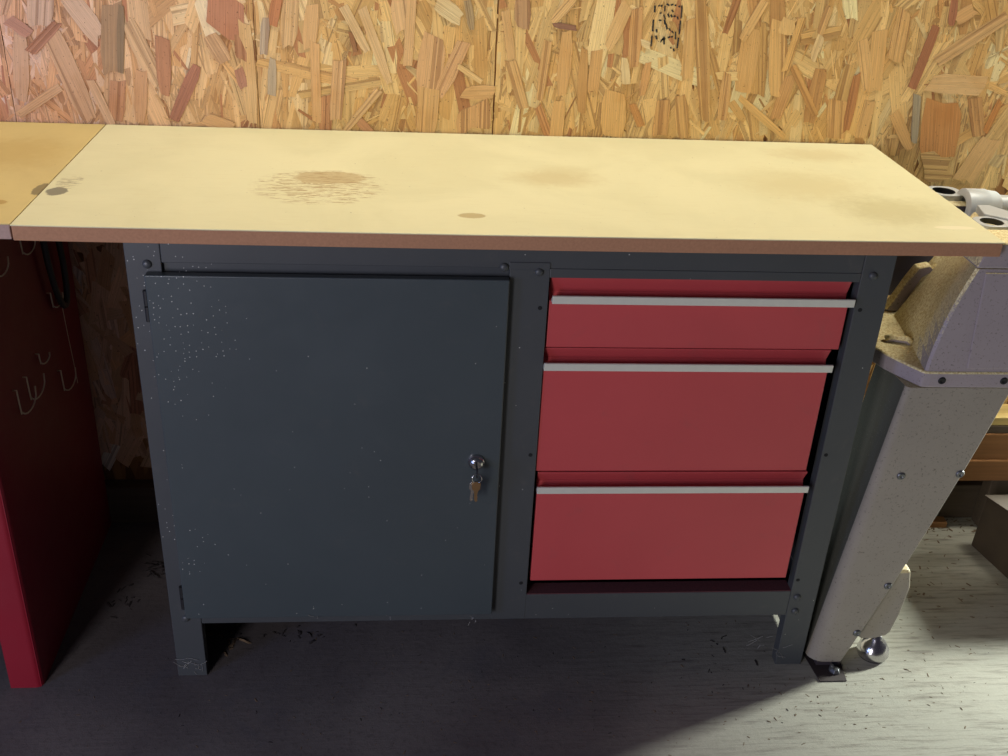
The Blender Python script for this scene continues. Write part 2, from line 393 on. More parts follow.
KEYS = [
(0.154,1.045,0.140,0.927,0.0365,150,120,92),(0.169,1.042,0.155,0.930,0.0133,104,90,72),(0.042,1.058,0.031,1.002,0.0453,205,175,158),(0.080,1.060,0.130,0.984,0.0388,208,178,158),
(0.009,0.960,0.062,1.011,0.0179,168,112,92),(0.177,1.015,0.219,0.911,0.0301,215,180,140),(0.231,0.991,0.226,0.894,0.0256,168,110,82),(0.049,0.988,0.095,0.843,0.0395,190,152,125),
(-0.002,0.996,-0.018,0.878,0.0266,196,160,138),(-0.066,0.852,0.013,0.903,0.0157,198,160,125),(0.149,0.917,0.137,0.844,0.0287,182,128,98),(0.285,0.946,0.237,0.850,0.0213,150,88,74),
(0.342,1.069,0.337,1.004,0.0633,178,112,88),(0.382,1.022,0.385,0.851,0.0243,215,180,125),(0.429,1.069,0.418,1.017,0.0181,188,112,72),(0.451,1.064,0.442,0.981,0.0302,220,182,130),
(0.486,1.054,0.478,0.979,0.0270,218,172,115),(0.415,0.963,0.410,0.899,0.0155,172,162,142),(0.407,1.030,0.400,0.968,0.0152,186,174,158),(0.488,0.993,0.487,0.854,0.0174,215,165,105),
(0.506,0.902,0.502,0.836,0.0247,190,130,85),(0.311,0.998,0.335,0.954,0.0301,205,165,130),(0.362,0.958,0.362,0.998,0.0205,180,125,95),(0.355,0.944,0.363,0.910,0.0177,165,110,95),
(0.570,1.052,0.617,0.925,0.0175,215,185,132),(0.538,1.054,0.579,0.979,0.0173,224,195,142),(0.549,1.011,0.558,0.978,0.0087,130,82,50),(0.631,1.077,0.640,1.013,0.0308,222,182,128),
(0.655,1.081,0.648,0.957,0.0172,215,172,115),(0.693,1.010,0.684,0.913,0.0489,210,162,108),(0.746,1.001,0.702,0.903,0.0264,206,158,108),(0.696,1.066,0.741,1.038,0.0302,230,214,160),
(0.749,1.071,0.759,1.022,0.0138,150,132,95),(0.747,0.913,0.802,0.916,0.0266,205,160,96),(0.736,0.960,0.780,0.933,0.0105,230,200,135),(0.686,0.920,0.682,0.839,0.0429,206,160,92),
(0.769,0.894,0.770,0.841,0.0650,202,152,92),(0.556,0.863,0.585,0.835,0.0165,176,120,80),(0.844,1.088,0.848,1.028,0.0278,176,136,96),(0.900,1.035,0.942,1.031,0.0101,112,72,62),
(0.958,0.998,0.962,0.885,0.0181,188,140,76),(1.045,1.068,1.050,0.966,0.0233,205,150,85),(1.028,1.075,1.000,0.999,0.0253,225,186,118),(0.935,1.084,0.899,1.040,0.0174,216,176,110),
(0.925,1.027,0.925,0.913,0.0250,205,156,86),(0.981,0.995,0.980,0.921,0.0235,200,150,80),(1.031,0.983,1.039,0.938,0.0161,230,212,155),(1.058,1.011,1.077,1.005,0.0135,236,222,168),
(1.020,0.923,1.023,0.842,0.0481,216,168,88),(1.054,0.902,1.075,0.862,0.0144,186,124,60),(1.075,0.977,1.070,0.917,0.0148,200,142,76),(0.882,0.893,0.908,0.832,0.0163,192,132,76),
(0.828,0.973,0.857,0.889,0.0213,210,168,100),(1.254,1.042,1.256,0.930,0.0373,204,156,82),(1.153,1.095,1.194,0.877,0.0254,202,156,82),(1.202,0.957,1.242,0.958,0.0161,236,208,135),
(1.250,0.920,1.348,0.849,0.0139,212,168,88),(1.297,1.057,1.318,0.924,0.0312,216,170,92),(1.342,1.062,1.327,0.968,0.0152,218,168,84),(1.316,1.061,1.318,1.034,0.0295,226,188,112),
(1.382,1.034,1.375,0.990,0.0154,230,206,148),(1.338,0.963,1.324,0.880,0.0234,190,140,80),(1.339,0.979,1.400,0.890,0.0158,194,142,74),(1.221,0.964,1.224,0.878,0.0189,196,148,82),
(1.590,1.057,1.571,0.946,0.0179,150,86,58),(1.612,1.109,1.617,1.060,0.0152,152,86,62),(1.600,0.956,1.706,0.954,0.0369,210,176,118),(1.634,0.926,1.653,0.821,0.0751,188,122,58),
(1.584,0.934,1.599,0.846,0.0156,142,142,122),(1.462,0.968,1.463,0.862,0.0176,170,106,56),(1.626,0.800,1.686,0.798,0.0595,190,156,88),(1.696,0.932,1.723,0.861,0.0265,190,140,80),
(1.750,0.858,1.713,0.771,0.0484,206,166,102),(1.719,1.079,1.605,0.994,0.0259,206,166,106),(1.488,1.046,1.501,0.937,0.0304,214,166,90),(1.526,1.082,1.528,0.995,0.0306,214,166,92),
(1.459,1.028,1.489,0.940,0.0219,220,176,104),(1.746,0.929,1.733,0.869,0.0148,188,116,50),(1.547,0.901,1.595,0.831,0.0215,204,156,84),(1.497,0.922,1.493,0.851,0.0239,206,160,90),
(1.622,1.068,1.654,1.090,0.0273,200,150,88),(1.436,0.920,1.446,0.850,0.0385,206,156,84),(1.140,0.921,1.157,0.842,0.0259,206,160,86),(1.110,0.911,1.112,0.845,0.0298,196,144,76),
(1.141,1.052,1.149,0.948,0.0218,214,170,96),(1.270,1.090,1.239,1.021,0.0187,216,172,98),(1.388,1.084,1.379,1.036,0.0170,208,162,92),(0.815,1.057,0.831,0.973,0.0157,200,158,96),
(0.893,1.009,0.885,0.904,0.0180,208,160,92),(0.599,0.914,0.536,0.837,0.0139,214,176,118),(0.530,0.964,0.521,0.858,0.0244,206,162,112),(0.102,0.916,0.129,0.840,0.0164,200,166,140),
(0.191,0.936,0.178,0.845,0.0237,190,138,100),(0.291,0.855,0.337,0.839,0.0259,206,158,106),(0.921,0.905,0.919,0.836,0.0257,212,164,90),(-0.019,1.012,0.013,0.990,0.0214,172,120,108)
]
def pick(x, rnd):
    rgb = rnd.choice(PAL); j = rnd.uniform(0.93, 1.06)
    pink_light = max(0.0, min(1.0, (0.55-x)/0.6))  # pinker to the left, tint of the cool light put into colour
    r, g, b = rgb
    r2 = r*j; g2 = g*j*(1-0.045*pink_light); b2 = b*j*(1+0.14*pink_light-0.08*(1-pink_light))
    return (min(245, r2), min(235, g2), min(225, b2))
panels = []
def clampx(x, L, W, ang, x0, x1):
    h = abs(math.cos(ang))*L/2+abs(math.sin(ang))*W/2
    return h
single = 0
for pi in range(len(SEAMS)-1):
    g0, g1 = [0.0011 if abs(SEAMS[q]-0.8025) < 0.01 else 0.0004 for q in (pi, pi+1)]
    x0, x1 = SEAMS[pi]+g0, SEAMS[pi+1]-g1
    bm = B(); add_box(bm, x0, x1, WY, 0.4862, 0.089, 2.4)
    pn = obj('osb_panel', bm, M['core'], wall)
    rnd = random.Random(100+pi)
    bm, cl, uvl = strand_bm()
    lo, hi = (0.80, 1.22)
    wdt = x1-x0
    def put(bmx, clx, uvx, L, W, zc, lift, rgb=None, spread=0.30, tilt=None):
        ang = math.pi/2 + (rnd.gauss(0, spread) if rnd.random() > 0.08 else rnd.uniform(-1.5, 1.5))
        h = abs(math.cos(ang))*L/2+abs(math.sin(ang))*W/2
        if x1-x0 < 2*h+0.004: return
        xx = rnd.uniform(x0, x1)
        xx = min(max(xx, x0+h), x1-h)
        strand_mesh(bmx, clx, uvx, xx, zc, ang, L, W, lift, rgb or pick(xx, rnd), rnd.random(), tilt=tilt)
    # deep layers down to the sill, coarse, then the seen band dense
    for i in range(int(wdt*520)): put(bm, cl, uvl, rnd.uniform(0.06, 0.16), rnd.uniform(0.014, 0.04), rnd.uniform(0.17, 1.9), 0.0004+rnd.uniform(0, 0.0006))
    if pi == 1:
        for i in range(420): put(bm, cl, uvl, rnd.uniform(0.06, 0.16), rnd.uniform(0.016, 0.042), rnd.uniform(0.17, 0.86), 0.0008+rnd.uniform(0, 0.0006))
    for i in range(int(wdt*520)): put(bm, cl, uvl, rnd.uniform(0.08, 0.20), rnd.uniform(0.016, 0.042), rnd.uniform(lo, hi), 0.0009+rnd.uniform(0, 0.0006))
    for i in range(int(wdt*650)): put(bm, cl, uvl, rnd.uniform(0.015, 0.06), rnd.uniform(0.0015, 0.007), rnd.uniform(lo, hi), 0.0013+rnd.uniform(0, 0.0007), spread=0.5)
    # slim slivers of the tongue and groove edges fill the seam sides
    for i in range(90): 
        zz = rnd.uniform(lo, hi); sx_ = rnd.choice((x0, x1)); W_ = rnd.uniform(0.006, 0.018)
        strand_mesh(bm, cl, uvl, sx_+(W_/2+0.0002)*(1 if sx_ == x0 else -1), zz, math.pi/2, rnd.uniform(0.03, 0.09), W_, 0.0012+rnd.uniform(0, 0.0005), pick(sx_, rnd), rnd.random(), tilt=(0, 0))
    tag(obj('strand_layer', bm, M['strand'], pn), kind='stuff')
    # the topmost strands, one object each
    nt = int(wdt*90) if pi in (1, 2, 3) else 25
    for i in range(nt):
        bm, cl, uvl = strand_bm()
        L = rnd.uniform(0.07, 0.17)
        put(bm, cl, uvl, L, rnd.uniform(0.012, 0.036), rnd.uniform(0.82+L*0.4, 1.14), 0.0019+i*0.000007)
        if len(bm.verts) == 0: bm.free(); continue
        obj('wood_strand', bm, M['strand'], pn)
    panels.append(pn)
def panel_at(x):
    for i in range(len(SEAMS)-1):
        if SEAMS[i] <= x < SEAMS[i+1]: return i, panels[i]
    return 3, panels[3]
for i, (xa, za, xb, zb, wd, r, g, b) in enumerate(KEYS):
    cx, cz = (xa+xb)/2, (za+zb)/2
    L = math.hypot(xb-xa, zb-za); ang = math.atan2(zb-za, xb-xa)
    pi, pn = panel_at(cx)
    h = abs(math.cos(ang))*L/2+abs(math.sin(ang))*wd/2
    cx = min(max(cx, SEAMS[pi]+h+0.001), SEAMS[pi+1]-h-0.001)
    bm, cl, uvl = strand_bm()
    small = 0.0004 if wd < 0.02 else 0
    far = abs(r-206)+abs(g-162)+abs(b-104); kk = 0.66 if far > 60 else 0.5
    pk = max(0.0, min(1.0, (0.45-cx)/0.5)); mm = (232, 190-3*pk, 130+18*pk)  # same light tint mixed into these strands
    r, g, b = [m_+(v_-m_)*kk for v_, m_ in zip((r, g, b), mm)]
    strand_mesh(bm, cl, uvl, cx, cz, ang, L, wd, 0.0031+i*0.000006+small, (r, g, b), i*1.37, tilt=(random.uniform(-0.004, 0.004), random.uniform(-0.012, 0.012)))
    obj('wood_strand', bm, M['strand'], pn)
bm = B()
for (xa, za, xb, zb) in [(1.1233,1.0749,1.1241,1.0548),(1.1239,1.0497,1.1240,1.0277),(1.1240,1.0208,1.1234,1.0036),(1.0757,1.0732,1.0759,1.0632),(1.0757,1.0497,1.0761,1.0312),(1.0762,1.0227,1.0763,1.0055),(1.0818,1.0734,1.0835,1.0743),(1.0862,1.0739,1.0880,1.0733),(1.0933,1.0738,1.0934,1.0655),(1.0964,1.0772,1.1002,1.0749),(1.1037,1.0758,1.1071,1.0768),(1.1108,1.0752,1.1125,1.0758),(1.1180,1.0747,1.1191,1.0730),(1.0859,1.0618,1.0877,1.0616),(1.0933,1.0588,1.0959,1.0521),(1.1002,1.0607,1.1026,1.0557),(1.1065,1.0676,1.1086,1.0643),(1.1057,1.0592,1.1079,1.0559),(1.1113,1.0577,1.1132,1.0568),(1.1177,1.0562,1.1186,1.0529),(1.0855,1.0501,1.0891,1.0494),(1.0952,1.0504,1.0969,1.0437),(1.0987,1.0438,1.1015,1.0354),(1.1050,1.0364,1.1072,1.0331),(1.1108,1.0323,1.1131,1.0290),(1.1173,1.0309,1.1185,1.0189),(1.0829,1.0339,1.0839,1.0297),(1.0833,1.0229,1.0848,1.0178),(1.0926,1.0129,1.0963,1.0191),(1.0978,1.0217,1.0992,1.0097),(1.1051,1.0211,1.1085,1.0220),(1.1112,1.0221,1.1129,1.0229),(1.1117,1.0041,1.1127,1.0029),(1.1174,1.0017,1.1187,0.9983),(1.0931,1.0164,1.1000,1.0183)]:
    d = Vector((xb-xa, 0, zb-za)); n = Vector((d.z, 0, -d.x)).normalized()*random.uniform(0.0012, 0.0018)
    e = d.normalized()*0.0008
    y = WY-0.0047
    q = [Vector((xa, y, za))-n*0.8-e, Vector((xa, y, za))+n-e, Vector((xb, y, zb))+n*0.8+e, Vector((xb, y, zb))-n+e]
    bm.faces.new([bm.verts.new(p) for p in q])
obj('ink_stamp', bm, M['ink'], panels[3])

# ---------------- storage cabinet ----------------
CX0, CX1, CT = 0.2549, 1.3757, 0.8165
cab = thing('workbench_cabinet', 'anthracite metal workbench cabinet with one door and three red drawers', 'cabinet', (0.815, 0.22, 0))
CL = (0.815, 0.22, 0)
def part(name, bm, m, parent=cab, bevel=0.0012, base=CL, **k):
    return obj(name, local(bm, base), m, parent, bevel, **k)
PD = 0.05
for (a, b) in ((CX0, CX0+0.0495), (CX1-0.0488, CX1)):      # front legs, full-height folded posts
    bm = B(); out = a if a < 0.8 else b; s = 1 if a < 0.8 else -1
    # L-shaped fold: front flange and side flange
    r = 0.004; t_ = 0.003
    poly = [(a, 0.0), (b, 0.0), (b, PD if s < 0 else 0.022), (b-0.003, PD if s < 0 else 0.022), (b-0.003, 0.003), (a+0.003, 0.003), (a+0.003, 0.022 if s < 0 else PD), (a, 0.022 if s < 0 else PD)]
    add_prism(bm, poly, 'z', 0.0, CT)
    part('leg', bm, M['paint'])
for a in (CX0, CX1-0.0488):
    bm = B(); add_box(bm, a, a+0.0488, 0.41, 0.46, 0, CT); part('leg', bm, M['paint'])
bm = B(); add_box(bm, 0.798, 0.857, 0.0, 0.034, 0.119, 0.7745)
add_prism(bm, [(0.797, 0.7745), (0.857, 0.7745), (0.857, 0.7855), (0.797, 0.7855)], 'y', -0.0012, 0.02)
part('centre_post', bm, M['paint'], bevel=0.0008)
bm = B(); add_box(bm, CX0+0.0497, CX1-0.049, 0.0006, 0.03, 0.776, CT); part('top_rail', bm, M['paint'])
bm = B(); add_box(bm, CX0+0.0497, 0.7975, 0.007, 0.03, 0.745, 0.776); part('door_stop', bm, M['paint'], bevel=0)
bm = B(); add_box(bm, 0.857, CX1-0.049, 0.0002, 0.018, 0.7615, 0.776); part('drawer_lintel', bm, M['paint'])
bm = B(); add_box(bm, CX0+0.0497, CX1-0.049, 0.0006, 0.03, 0.117, 0.171)
part('bottom_rail', bm, M['paint'])
bm = B(); add_box(bm, 0.858, 1.3265, 0.001, 0.03, 0.171, 0.1725); part('dusty_ledge', bm, M['dustred'], bevel=0)
for x in (CX0+0.001, CX1-0.004):
    bm = B(); add_box(bm, x, x+0.003, PD, 0.41, 0.004, CT); part('side_panel', bm, M['paint'], bevel=0)  # lower part added down to the floor to stop side light leaking under
bm = B(); add_box(bm, CX0+0.05, CX1-0.05, 0.44, 0.443, 0.117, CT); part('back_panel', bm, M['paint_dark'], bevel=0)
bm = B(); add_box(bm, CX0+0.004, CX1-0.005, 0.031, 0.44, 0.119, 0.122); part('bottom_panel', bm, M['paint_dark'], bevel=0)
bm = B(); add_box(bm, 0.826, 0.829, 0.035, 0.44, 0.123, 0.80); part('divider_panel', bm, M['paint_dark'], bevel=0)
for (x, z) in ((0.2848, 0.7742), (0.7896, 0.7775), (0.8409, 0.7708), (1.3448, 0.7723), (1.3398, 0.1584), (1.3419, 0.1265), (0.2795, 0.13)):
    bm = B(); add_lathe(bm, [(0.0, -0.0045), (0.003, -0.0043), (0.0055, -0.003), (0.0066, -0.001), (0.0068, 0.0)], (x, -0.0003 if x != 0.7896 else 0.0, z), (0, 1, 0), 16)
    part('bolt', bm, M['paint'], bevel=0, smooth=True)
for (x, z) in ((0.846, 0.7134), (1.3366, 0.7163), (0.8472, 0.4559), (1.3344, 0.4554), (0.8463, 0.1971), (1.3346, 0.1965)):
    bm = B(); add_lathe(bm, [(0.0, -0.0003), (0.0034, -0.0003), (0.0034, 0.0)], (x, 0, z), (0, 1, 0), 14)
    part('screw_hole', bm, M['black'], bevel=0)
# door: folded sheet pan in front of the frame
DX0, DX1, DZ0, DZ1, DY = 0.2822, 0.7975, 0.1405, 0.763, -0.0145
bm = B()
def pan(bm, x0, x1, z0, z1, yf, yb, t_=0.0015):
    add_box(bm, x0, x1, yf, yf+t_, z0, z1)
    add_box(bm, x0, x0+t_, yf+t_, yb, z0, z1); add_box(bm, x1-t_, x1, yf+t_, yb, z0, z1)
    add_box(bm, x0+t_, x1-t_, yf+t_, yb, z1-t_, z1); add_box(bm, x0+t_, x1-t_, yf+t_, yb, z0, z0+t_)
add_box(bm, DX0, DX1, DY, -0.0006, DZ0, DZ1)
door = part('door', bm, M['door'], bevel=0.002, segs=3)
for (z0, z1) in ((0.690, 0.738), (0.160, 0.206)):
    bm = B(); add_tube(bm, [(DX0-0.0015, -0.010, z0), (DX0-0.0015, -0.010, (z0+z1)/2-0.001)], 0.0042, 10); add_tube(bm, [(DX0-0.0015, -0.010, (z0+z1)/2+0.001), (DX0-0.0015, -0.010, z1)], 0.0042, 10)
    part('hinge', bm, M['rubber'], door, bevel=0)
LZ, LX = 0.4535, 0.7595
bm = B(); add_lathe(bm, [(0.0, -0.0125), (0.007, -0.0125), (0.0098, -0.0105), (0.0108, -0.006), (0.0128, -0.004), (0.0132, 0.0)], (LX, DY, LZ), (0, 1, 0), 28)
lock = part('lock', bm, M['chrome'], door, bevel=0, smooth='auto')
# drawers
DR = [(0.8600, 1.3185, 0.6465, 0.7615, 0.7235, 'd1'), (0.8580, 1.3085, 0.4225, 0.6440, 0.6120, 'd2'), (0.8625, 1.3135, 0.1985, 0.4180, 0.3860, 'd3')]
HL = [(0.8625, 1.3225), (0.8575, 1.3105), (0.8610, 1.3140)]
for (x0, x1, z0, z1, zh, _), (h0, h1) in zip(DR, HL):
    n = len([o for o in cab.children if o.name.startswith('drawer.') or o.name == 'drawer'])
    bm = B()
    # profile (y,z): flat face, then a finger channel cut back behind the handle strip
    prof = [(0.004, z0), (0.004, zh), (0.016, zh+0.002), (0.018, zh+0.010), (0.007, z1-0.0015), (0.007, z1), (0.026, z1), (0.026, z0)]
    add_prism(bm, prof, 'x', x0, x1)
    dr = part('drawer', bm, M['red'], bevel=0.0012)
    bm = B(); add_box(bm, x0+0.008, x1-0.012, 0.027, 0.41, z0+0.006, z1-0.03); part('drawer_box', bm, M['paint_dark'], dr, bevel=0)
    bm = B()
    prof = [(-0.009, zh-0.0005), (-0.009, zh+0.0125), (-0.0075, zh+0.0125), (-0.0075, zh+0.0015), (0.006, zh+0.0015), (0.006, zh-0.0005)]
    prof = [(-0.008, zh), (-0.009, zh+0.0125), (-0.0065, zh+0.0132), (0.0035, zh+0.004), (0.0038, zh-0.0002)]
    add_prism(bm, prof, 'x', h0, h1)
    part('handle', bm, M['alu'], dr, bevel=0.0005)

# worktop of the anthracite cabinet: pale hardboard face on a brown edge
def worktop(name, x0a, x1a, x0b, x1b, yf, yb, mtop, medge, label):
    o_ = None
    bm = B()
    def front(a, b, y):      # the long front edge is very slightly bowed
        bow = 0.0055 if b > 1 else 0.0
        return [(a+(b-a)*k/16, y-bow*4*(k/16)*(1-k/16)) for k in range(17)]
    def slab(z0, z1, e, mat):
        pts = front(x0a, x1a, yf)+[(x1b, yb), (x0b, yb)]
        add_prism(bm, pts, 'z', z0, z1, mat)
    slab(CT+0.0005, 0.8382, 0.0, 1)
    t = obj(name, bm, [mtop, medge], bevel=0.0015)
    bm = B(); pts = front(x0a-0.0006, x1a+0.0008, yf-0.0012)+[(x1b+0.0008, yb), (x0b-0.0006, yb)]
    add_prism(bm, pts, 'z', 0.8383, 0.840)
    obj('top_sheet', bm, mtop, t, bevel=0.0005)
    return tag(t, label, 'worktop')
worktop('worktop', 0.1195, 1.5170, 0.1210, 1.5155, -0.0290, 0.4795, M['top'], M['edge'], 'long pale stained hardboard worktop with brown edge on anthracite cabinet')
worktop('worktop', -0.95, 0.1165, -0.95, 0.1180, -0.0250, 0.4795, M['top_left'], M['edge_left'], 'amber coloured hardboard worktop abutting on the left above red cabinet')

# key ring hanging from the key in the lock
kr = thing('key_ring', 'key ring with bronze keys hanging from the cabinet door lock', 'keys', (LX, -0.04, LZ))
KL = (LX, -0.04, LZ)
bm = B(); add_box(bm, LX-0.0012, LX+0.0012, -0.040, DY-0.0127, LZ-0.003, LZ+0.003); add_lathe(bm, [(0.0, -0.0012), (0.0085, -0.0012), (0.0095, 0), (0.0085, 0.0012), (0.0, 0.0012)], (LX, -0.043, LZ-0.003), (1, 0, 0.0), 18)
part('key', bm, M['rubber'], kr, bevel=0, base=KL)
bm = B(); rp = [(LX+0.0075*math.sin(a), -0.044+0.0012*math.cos(a*2), LZ-0.0135+0.0085*math.cos(a)) for a in [2*math.pi*k/28 for k in range(29)]]
add_tube(bm, rp, 0.0009, 8, caps=False); part('ring', bm, M['chrome'], kr, bevel=0, smooth=True, base=KL)
bm = B(); kz = LZ-0.020
poly = [(LX-0.005, kz), (LX-0.0075, kz-0.004), (LX-0.007, kz-0.013), (LX-0.0035, kz-0.0175), (LX-0.0028, kz-0.034), (LX, kz-0.038), (LX+0.0024, kz-0.035), (LX+0.0014, kz-0.031), (LX+0.0026, kz-0.029), (LX+0.0014, kz-0.026), (LX+0.0026, kz-0.0175), (LX+0.006, kz-0.013), (LX+0.0065, kz-0.003), (LX+0.003, kz)]
add_prism(bm, poly, 'y', -0.0442, -0.0422); part('key', bm, M['brass'], kr, bevel=0.0004, base=KL)
bm = B(); poly = [(p[0]-0.003-(kz-p[1])*0.12, p[1]-0.001) for p in poly]
add_prism(bm, poly, 'y', -0.0412, -0.0394); part('key', bm, M['chrome'], kr, bevel=0.0004, base=KL)

# ---------------- red cabinet on the left ----------------
red = thing('workbench_cabinet', 'dark red metal cabinet side with rounded front post under left worktop', 'cabinet', (-0.2, 0.22, 0))
RL = (-0.2, 0.22, 0)
bm = B()
arc = [(0.0325-0.012+0.012*math.sin(a), -0.0215+0.012-0.012*math.cos(a)) for a in [math.pi/2*k/6 for k in range(7)]]
poly = [(-0.0207, -0.0215)]+arc+[(0.0325, 0.03), (0.0295, 0.03), (0.0295, -0.0185), (-0.0207, -0.0185)]
add_prism(bm, poly, 'z', 0.0, CT); part('post', bm, M['red_side'], red, bevel=0, smooth='auto', base=RL)
bm = B(); add_box(bm, 0.0300, 0.0322, 0.03, 0.4515, 0.0, CT); part('side_panel', bm, M['red_side'], red, bevel=0, base=RL)
bm = B(); add_box(bm, -0.60, -0.0207, -0.012, -0.009, 0.12, CT-0.02); part('front_panel', bm, M['red_side'], red, base=RL)
bm = B(); add_box(bm, -0.62, 0.0295, 0.440, 0.4515, 0.0, CT); part('back_panel', bm, M['red_side'], red, bevel=0, base=RL)
bm = B(); add_box(bm, -0.64, -0.59, -0.02, 0.03, 0.0, CT); part('post', bm, M['red_side'], red, base=RL)
bm = B(); add_box(bm, -0.59, 0.0285, -0.0085, 0.438, 0.12, 0.123); part('bottom_panel', bm, M['paint_dark'], red, bevel=0, base=RL)

def hook(y, z, size, label, lean=0.0, out=0.006):
    """open wire J-hook standing off the red side panel: shank up the panel, then a round bend"""
    base = (0.0322, y, z)
    pts = [(0.0, 0.0, 0.0), (out, 0, 0.0), (out, 0.001, -size*0.35), (out, 0.003+lean*0.3, -size*0.70)]
    size *= 0.82; R_ = size*0.50
    for k in range(1, 9):
        a = math.pi*k/8
        pts.append((out+0.001*k, 0.003+lean*0.3+R_*(1-math.cos(a))*0.95, -size*0.70-R_*0.62*math.sin(a)))
    e = pts[-1]; pts.append((e[0], e[1]+0.002, e[2]+size*0.28))
    bm = B(); add_tube(bm, pts, 0.0013, 8)
    o_ = obj('wire_hook', bm, M['wire'], smooth=True, loc=base)
    return tag(o_, label, 'hook', 'wire hooks on the red side panel')
hook(0.211, 0.735, 0.050, 'bent wire hook topmost, touching the worktop underside on red panel')
hook(0.090, 0.745, 0.046, 'bent wire hook nearest the left photo edge below the worktop')
hook(0.305, 0.592, 0.040, 'bent wire hook at the bottom of the black strap loop')
hook(0.137, 0.518, 0.062, 'large wire hook, upper of the lowest crossed pair on red panel')
hook(0.089, 0.520, 0.064, 'lowest wire hook on the red side panel')
hook(0.292, 0.448, 0.060, 'wire hook farthest right on the red panel holding the thin string')
hook(0.205, 0.525, 0.028, 'small straight wire hook above the crossed pair')
bm = B()
lp = []
for k in range(33):
    a = 2*math.pi*k/32
    lp.append((0.046, 0.330+0.035*math.sin(a)+0.03*(-math.cos(a))*0.6, 0.655+0.105*math.cos(a)))
add_tube(bm, [Vector(p)-Vector((0.046, 0.33, 0.655)) for p in lp], 0.0058, 8, caps=False)
tag(obj('strap_loop', bm, M['strap'], smooth=True, loc=(0.046, 0.33, 0.655)), 'black rubber strap loop hanging against the red side panel', 'strap')
bm = B(); add_tube(bm, [(0, 0, 0), (0.0, 0.005, -0.06), (0, 0.012, -0.118), (0, 0.016, -0.165)], 0.0006, 6)
tag(obj('string', bm, M['wire'], loc=(0.044, 0.335, 0.556)), 'thin string hanging between two wire hooks on red panel', 'string')

# ---------------- machine on the right ----------------
ML = (1.6, 0.1, 0)
mc = thing('woodworking_machine', 'grey dusty woodworking machine with splayed leg right of workbench', 'machine', ML)
def mp_(name, bm, m, parent=mc, **k): return part(name, bm, m, parent, base=ML, **k)
YF = -0.010
def leg_sec(z):
    t = (z-0.012)/(0.587-0.012)
    xl = 1.3865+t*(1.437-1.3865); r = 0.030*(1-t)+0.010*t
    xr = 1.447+(0.1665*t if t > 0 else 0)+0.03*t*(1-t)*1.1
    zs = z
    pts = [(xr, 0.095), (xr, YF+0.003), (xr-0.003, YF)]
    for k in range(7):
        a = math.pi/2*k/6
        pts.append((xl+r-r*math.sin(a), YF+r*0.8*(1-math.cos(a))))
    pts.append((xl-0.006-0.03*t*0, 0.095))
    return [(p[0], p[1], zs) for p in pts]
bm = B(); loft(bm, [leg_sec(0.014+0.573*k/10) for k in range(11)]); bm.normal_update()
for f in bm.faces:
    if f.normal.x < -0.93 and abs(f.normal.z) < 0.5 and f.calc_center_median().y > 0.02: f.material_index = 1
lg = mp_('leg', bm, [M['machine_leg'], M['leg_shade_side']], bevel=0, smooth='auto')
bm = B(); add_prism(bm, [(1.402, YF+0.004), (1.448, YF+0.004), (1.448, 0.05), (1.402, 0.05)], 'z', 0.002, 0.0138); mp_('foot_plate', bm, M['machine_dark'], lg, bevel=0.001)
bm = B(); add_prism(bm, [(1.396, -0.046), (1.446, -0.046), (1.455, 0.03), (1.388, 0.03)], 'z', 0.0004, 0.0018); mp_('foot_shade_pad', bm, M['shade_pad'], lg, bevel=0)  # dark foot pad, also stands in for the leg's shadow in front
bm = B(); add_lathe(bm, [(0, 0.010), (0.007, 0.009), (0.010, 0.004), (0.0105, 0.0)], (1.432, -0.022, 0.0), (0, 0, 1), 6); add_lathe(bm, [(0, 0.014), (0.004, 0.014), (0.0045, 0.0)], (1.426, -0.019, 0.0), (0, 0, 1), 10)
mp_('floor_bolt', bm, M['steel'], lg, bevel=0.0005)
for (x, z) in ((1.466, 0.4205), (1.5671, 0.4242), (1.496, 0.189), (1.4621, 0.0818)):
    bm = B(); add_lathe(bm, [(0.0, -0.001), (0.002, -0.0012), (0.0026, -0.0026), (0.0055, -0.003), (0.0072, -0.001), (0.0074, 0.0)], (x, YF, z), (0, 1, 0), 16); mp_('screw', bm, M['steel'], lg, bevel=0, smooth=True)
# rear inner leg end with its chromed levelling foot
bm = B(); poly = [(1.500, 0.205), (1.545, 0.205), (1.553, 0.165), (1.548, 0.105), (1.540, 0.062), (1.532, 0.052), (1.510, 0.046), (1.486, 0.046), (1.470, 0.06), (1.452, 0.08)]
add_prism(bm, poly, 'y', 0.012, 0.060); lg2 = mp_('leg', bm, M['machine_leg'], bevel=0.006, segs=3)
bm = B(); add_lathe(bm, [(0.0, 0.048), (0.008, 0.048), (0.010, 0.040), (0.020, 0.032), (0.027, 0.020), (0.029, 0.009), (0.026, 0.0), (0, 0)], (1.520, 0.022, 0.0005), (0, 0, 1), 28); mp_('levelling_foot', bm, M['chrome'], lg2, bevel=0, smooth=True)
# ledge casting
XR = 2.05
led = [(XR, YF-0.003), (1.470, YF-0.003), (1.458, YF-0.001), (1.4345, 0.026), (1.4215, 0.050), (1.413, 0.074), (1.405, 0.105), (1.400, 0.15), (1.400, 0.26), (XR, 0.26)]
bm = B(); add_prism(bm, led, 'z', 0.5885, 0.6165); mp_('ledge', bm, M['machine'], bevel=0.003, segs=3)
for x in (1.4895, 1.5919, 1.70):
    bm = B(); add_lathe(bm, [(0.0, -0.0005), (0.003, -0.0005), (0.0048, -0.0025), (0.0062, -0.001), (0.0064, 0.0)], (x, YF-0.003, 0.602), (0, 1, 0), 14); mp_('screw', bm, M['rubber'], bevel=0, smooth=True)
